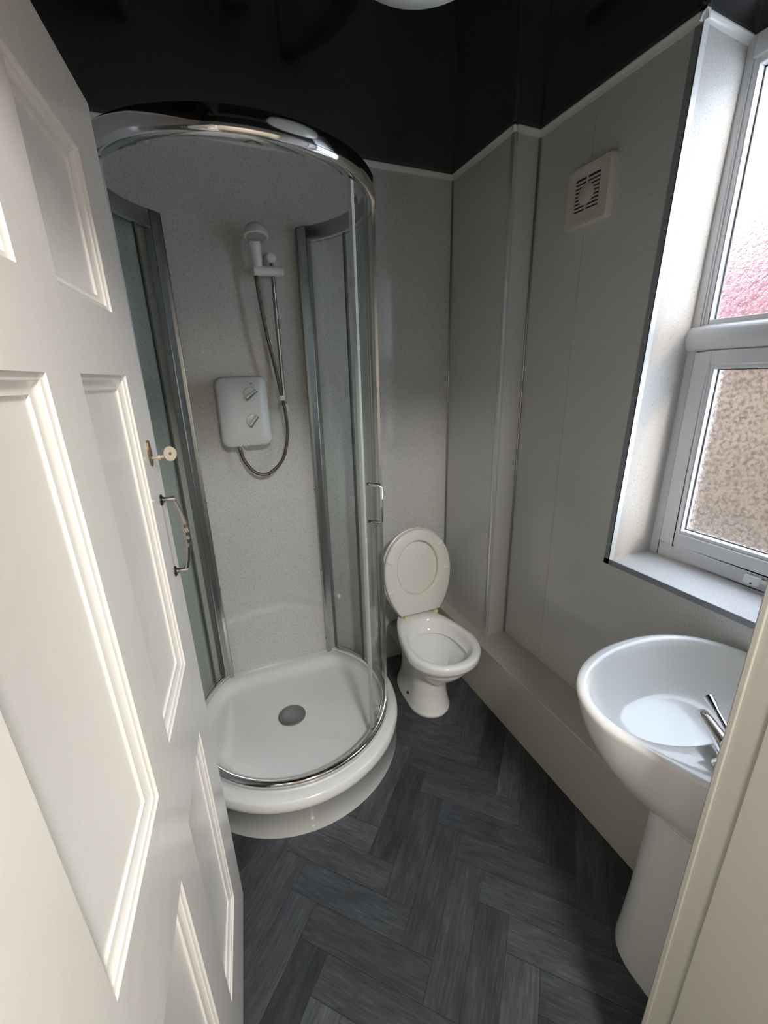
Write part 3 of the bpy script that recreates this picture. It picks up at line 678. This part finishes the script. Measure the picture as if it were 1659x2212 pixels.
ped = [bring(0.0, 0.105, 0.484, 0.270, 0.38, 0.104), bring(0.02, 0.105, 0.484, 0.270, 0.38, 0.104), bring(0.05, 0.104, 0.481, 0.272, 0.38, 0.103), bring(0.2, 0.100, 0.474, 0.275, 0.375, 0.10), bring(0.45, 0.099, 0.468, 0.278, 0.375, 0.098), bring(0.550, 0.099, 0.468, 0.278, 0.375, 0.098)]
ped = [[(x-0.012, y, z) for x, y, z in r_] for r_ in ped]
obj('pedestal', MB().loft(ped), M['ceramic'], bas, smooth=True, angle=70)
# lever pillar tap at the near corner of the ledge
tp = thing('tap', (-0.425, 0.305, 0.804), 'chrome lever tap on the near corner of the white wash basin', 'tap')
T0 = Vector((-0.425, 0.305, 0.803)); td = Vector((0.60, 0.80, 0)).normalized()
obj('tap_body', MB().lathe(T0, (0, 0, 1), [(0, 0), (0.026, 0), (0.025, 0.006), (0.018, 0.012), (0.017, 0.040), (0.019, 0.046), (0.017, 0.054), (0, 0.056)], 28), M['chrome'], tp, smooth=True, angle=50)
sp = T0 + Vector((0, 0, 0.024))
obj('spout', MB().tube([sp, sp+td*0.03+Vector((0, 0, 0.004)), sp+td*0.085, sp+td*0.108+Vector((0, 0, -0.004)), sp+td*0.112+Vector((0, 0, -0.012))], [0.016, 0.0145, 0.0130, 0.0125, 0.011], 18), M['chrome'], tp, smooth=True, angle=50)
lv = T0 + Vector((0.004, 0.004, 0.054))
obj('lever', MB().tube([lv, lv+td*0.02+Vector((0, 0, 0.006)), lv+td*0.062+Vector((0, 0, 0.010)), lv+td*0.098+Vector((0, 0, 0.013))], [0.009, 0.0055, 0.005, 0.0095], 14), M['chrome'], tp, smooth=True, angle=50)

# ------------------------------------------------------------------ extractor fan on the right wall
fan = thing('extractor_fan', (0, 1.19, 2.03), 'square cream extractor fan high on the right wall', 'fan')
FY, FZ = 1.183, 2.028
def sq(h_, x, r=0.008): return [(x, FY + a_, FZ + b_) for a_, b_ in [(px-0, pz-0) for px, _, pz in rrect(0, 0, 2*h_, 2*h_, r, 0, 4)]]
obj('housing', MB().loft([sq(0.083, 0.0), sq(0.083, -0.018), sq(0.080, -0.024), sq(0.070, -0.025), sq(0.062, -0.022)]), M['cream_plastic'], fan, smooth=True, angle=40)
dk = MB()
dk.loft([[(-0.0222, FY + px, FZ + pz) for px, _, pz in rrect(0, 0, 0.092, 0.096, 0.003, 0, 2)], [(-0.0226, FY + px, FZ + pz) for px, _, pz in rrect(0, 0, 0.092, 0.096, 0.003, 0, 2)]])
obj('vent_opening', dk, M['gasket'], fan)
gr = MB()
for k in range(9): gr.box((-0.0258, FY-0.046, FZ-0.0465+0.0104*k+0.0022), (-0.0222, FY+0.046, FZ-0.0465+0.0104*k+0.0082) ) if False else gr.box((-0.0256, FY-0.046, FZ-0.0480+0.0104*k), (-0.0222, FY+0.046, FZ-0.0480+0.0104*k+0.0050))
gr.box((-0.0258, FY-0.003, FZ-0.048), (-0.0222, FY+0.003, FZ+0.048))
obj('grille', gr, M['cream_plastic'], fan)
obj('centre_boss', MB().lathe((-0.0222, FY, FZ), (-1, 0, 0), [(0, 0), (0.029, 0), (0.029, 0.0045), (0.026, 0.006), (0, 0.0065)], 32), M['cream_plastic'], fan, smooth=True, angle=40)

# ------------------------------------------------------------------ ceiling lamp
cl = thing('ceiling_lamp', (-0.746, 0.905, H), 'round opal ceiling lamp on the black gloss ceiling', 'ceiling light')
obj('lamp_base', MB().lathe((-0.746, 0.905, H), (0, 0, -1), [(0, 0), (0.158, 0), (0.160, 0.022), (0.15, 0.028), (0, 0.028)], 56), M['white_plastic'], cl, smooth=True, angle=40)
obj('diffuser', MB().lathe((-0.746, 0.905, H-0.026), (0, 0, -1), [(0, 0), (0.168, 0), (0.170, 0.008), (0.166, 0.022), (0.150, 0.038), (0.11, 0.052), (0.05, 0.059), (0, 0.060)], 64), M['shade'], cl, smooth=True, angle=50)
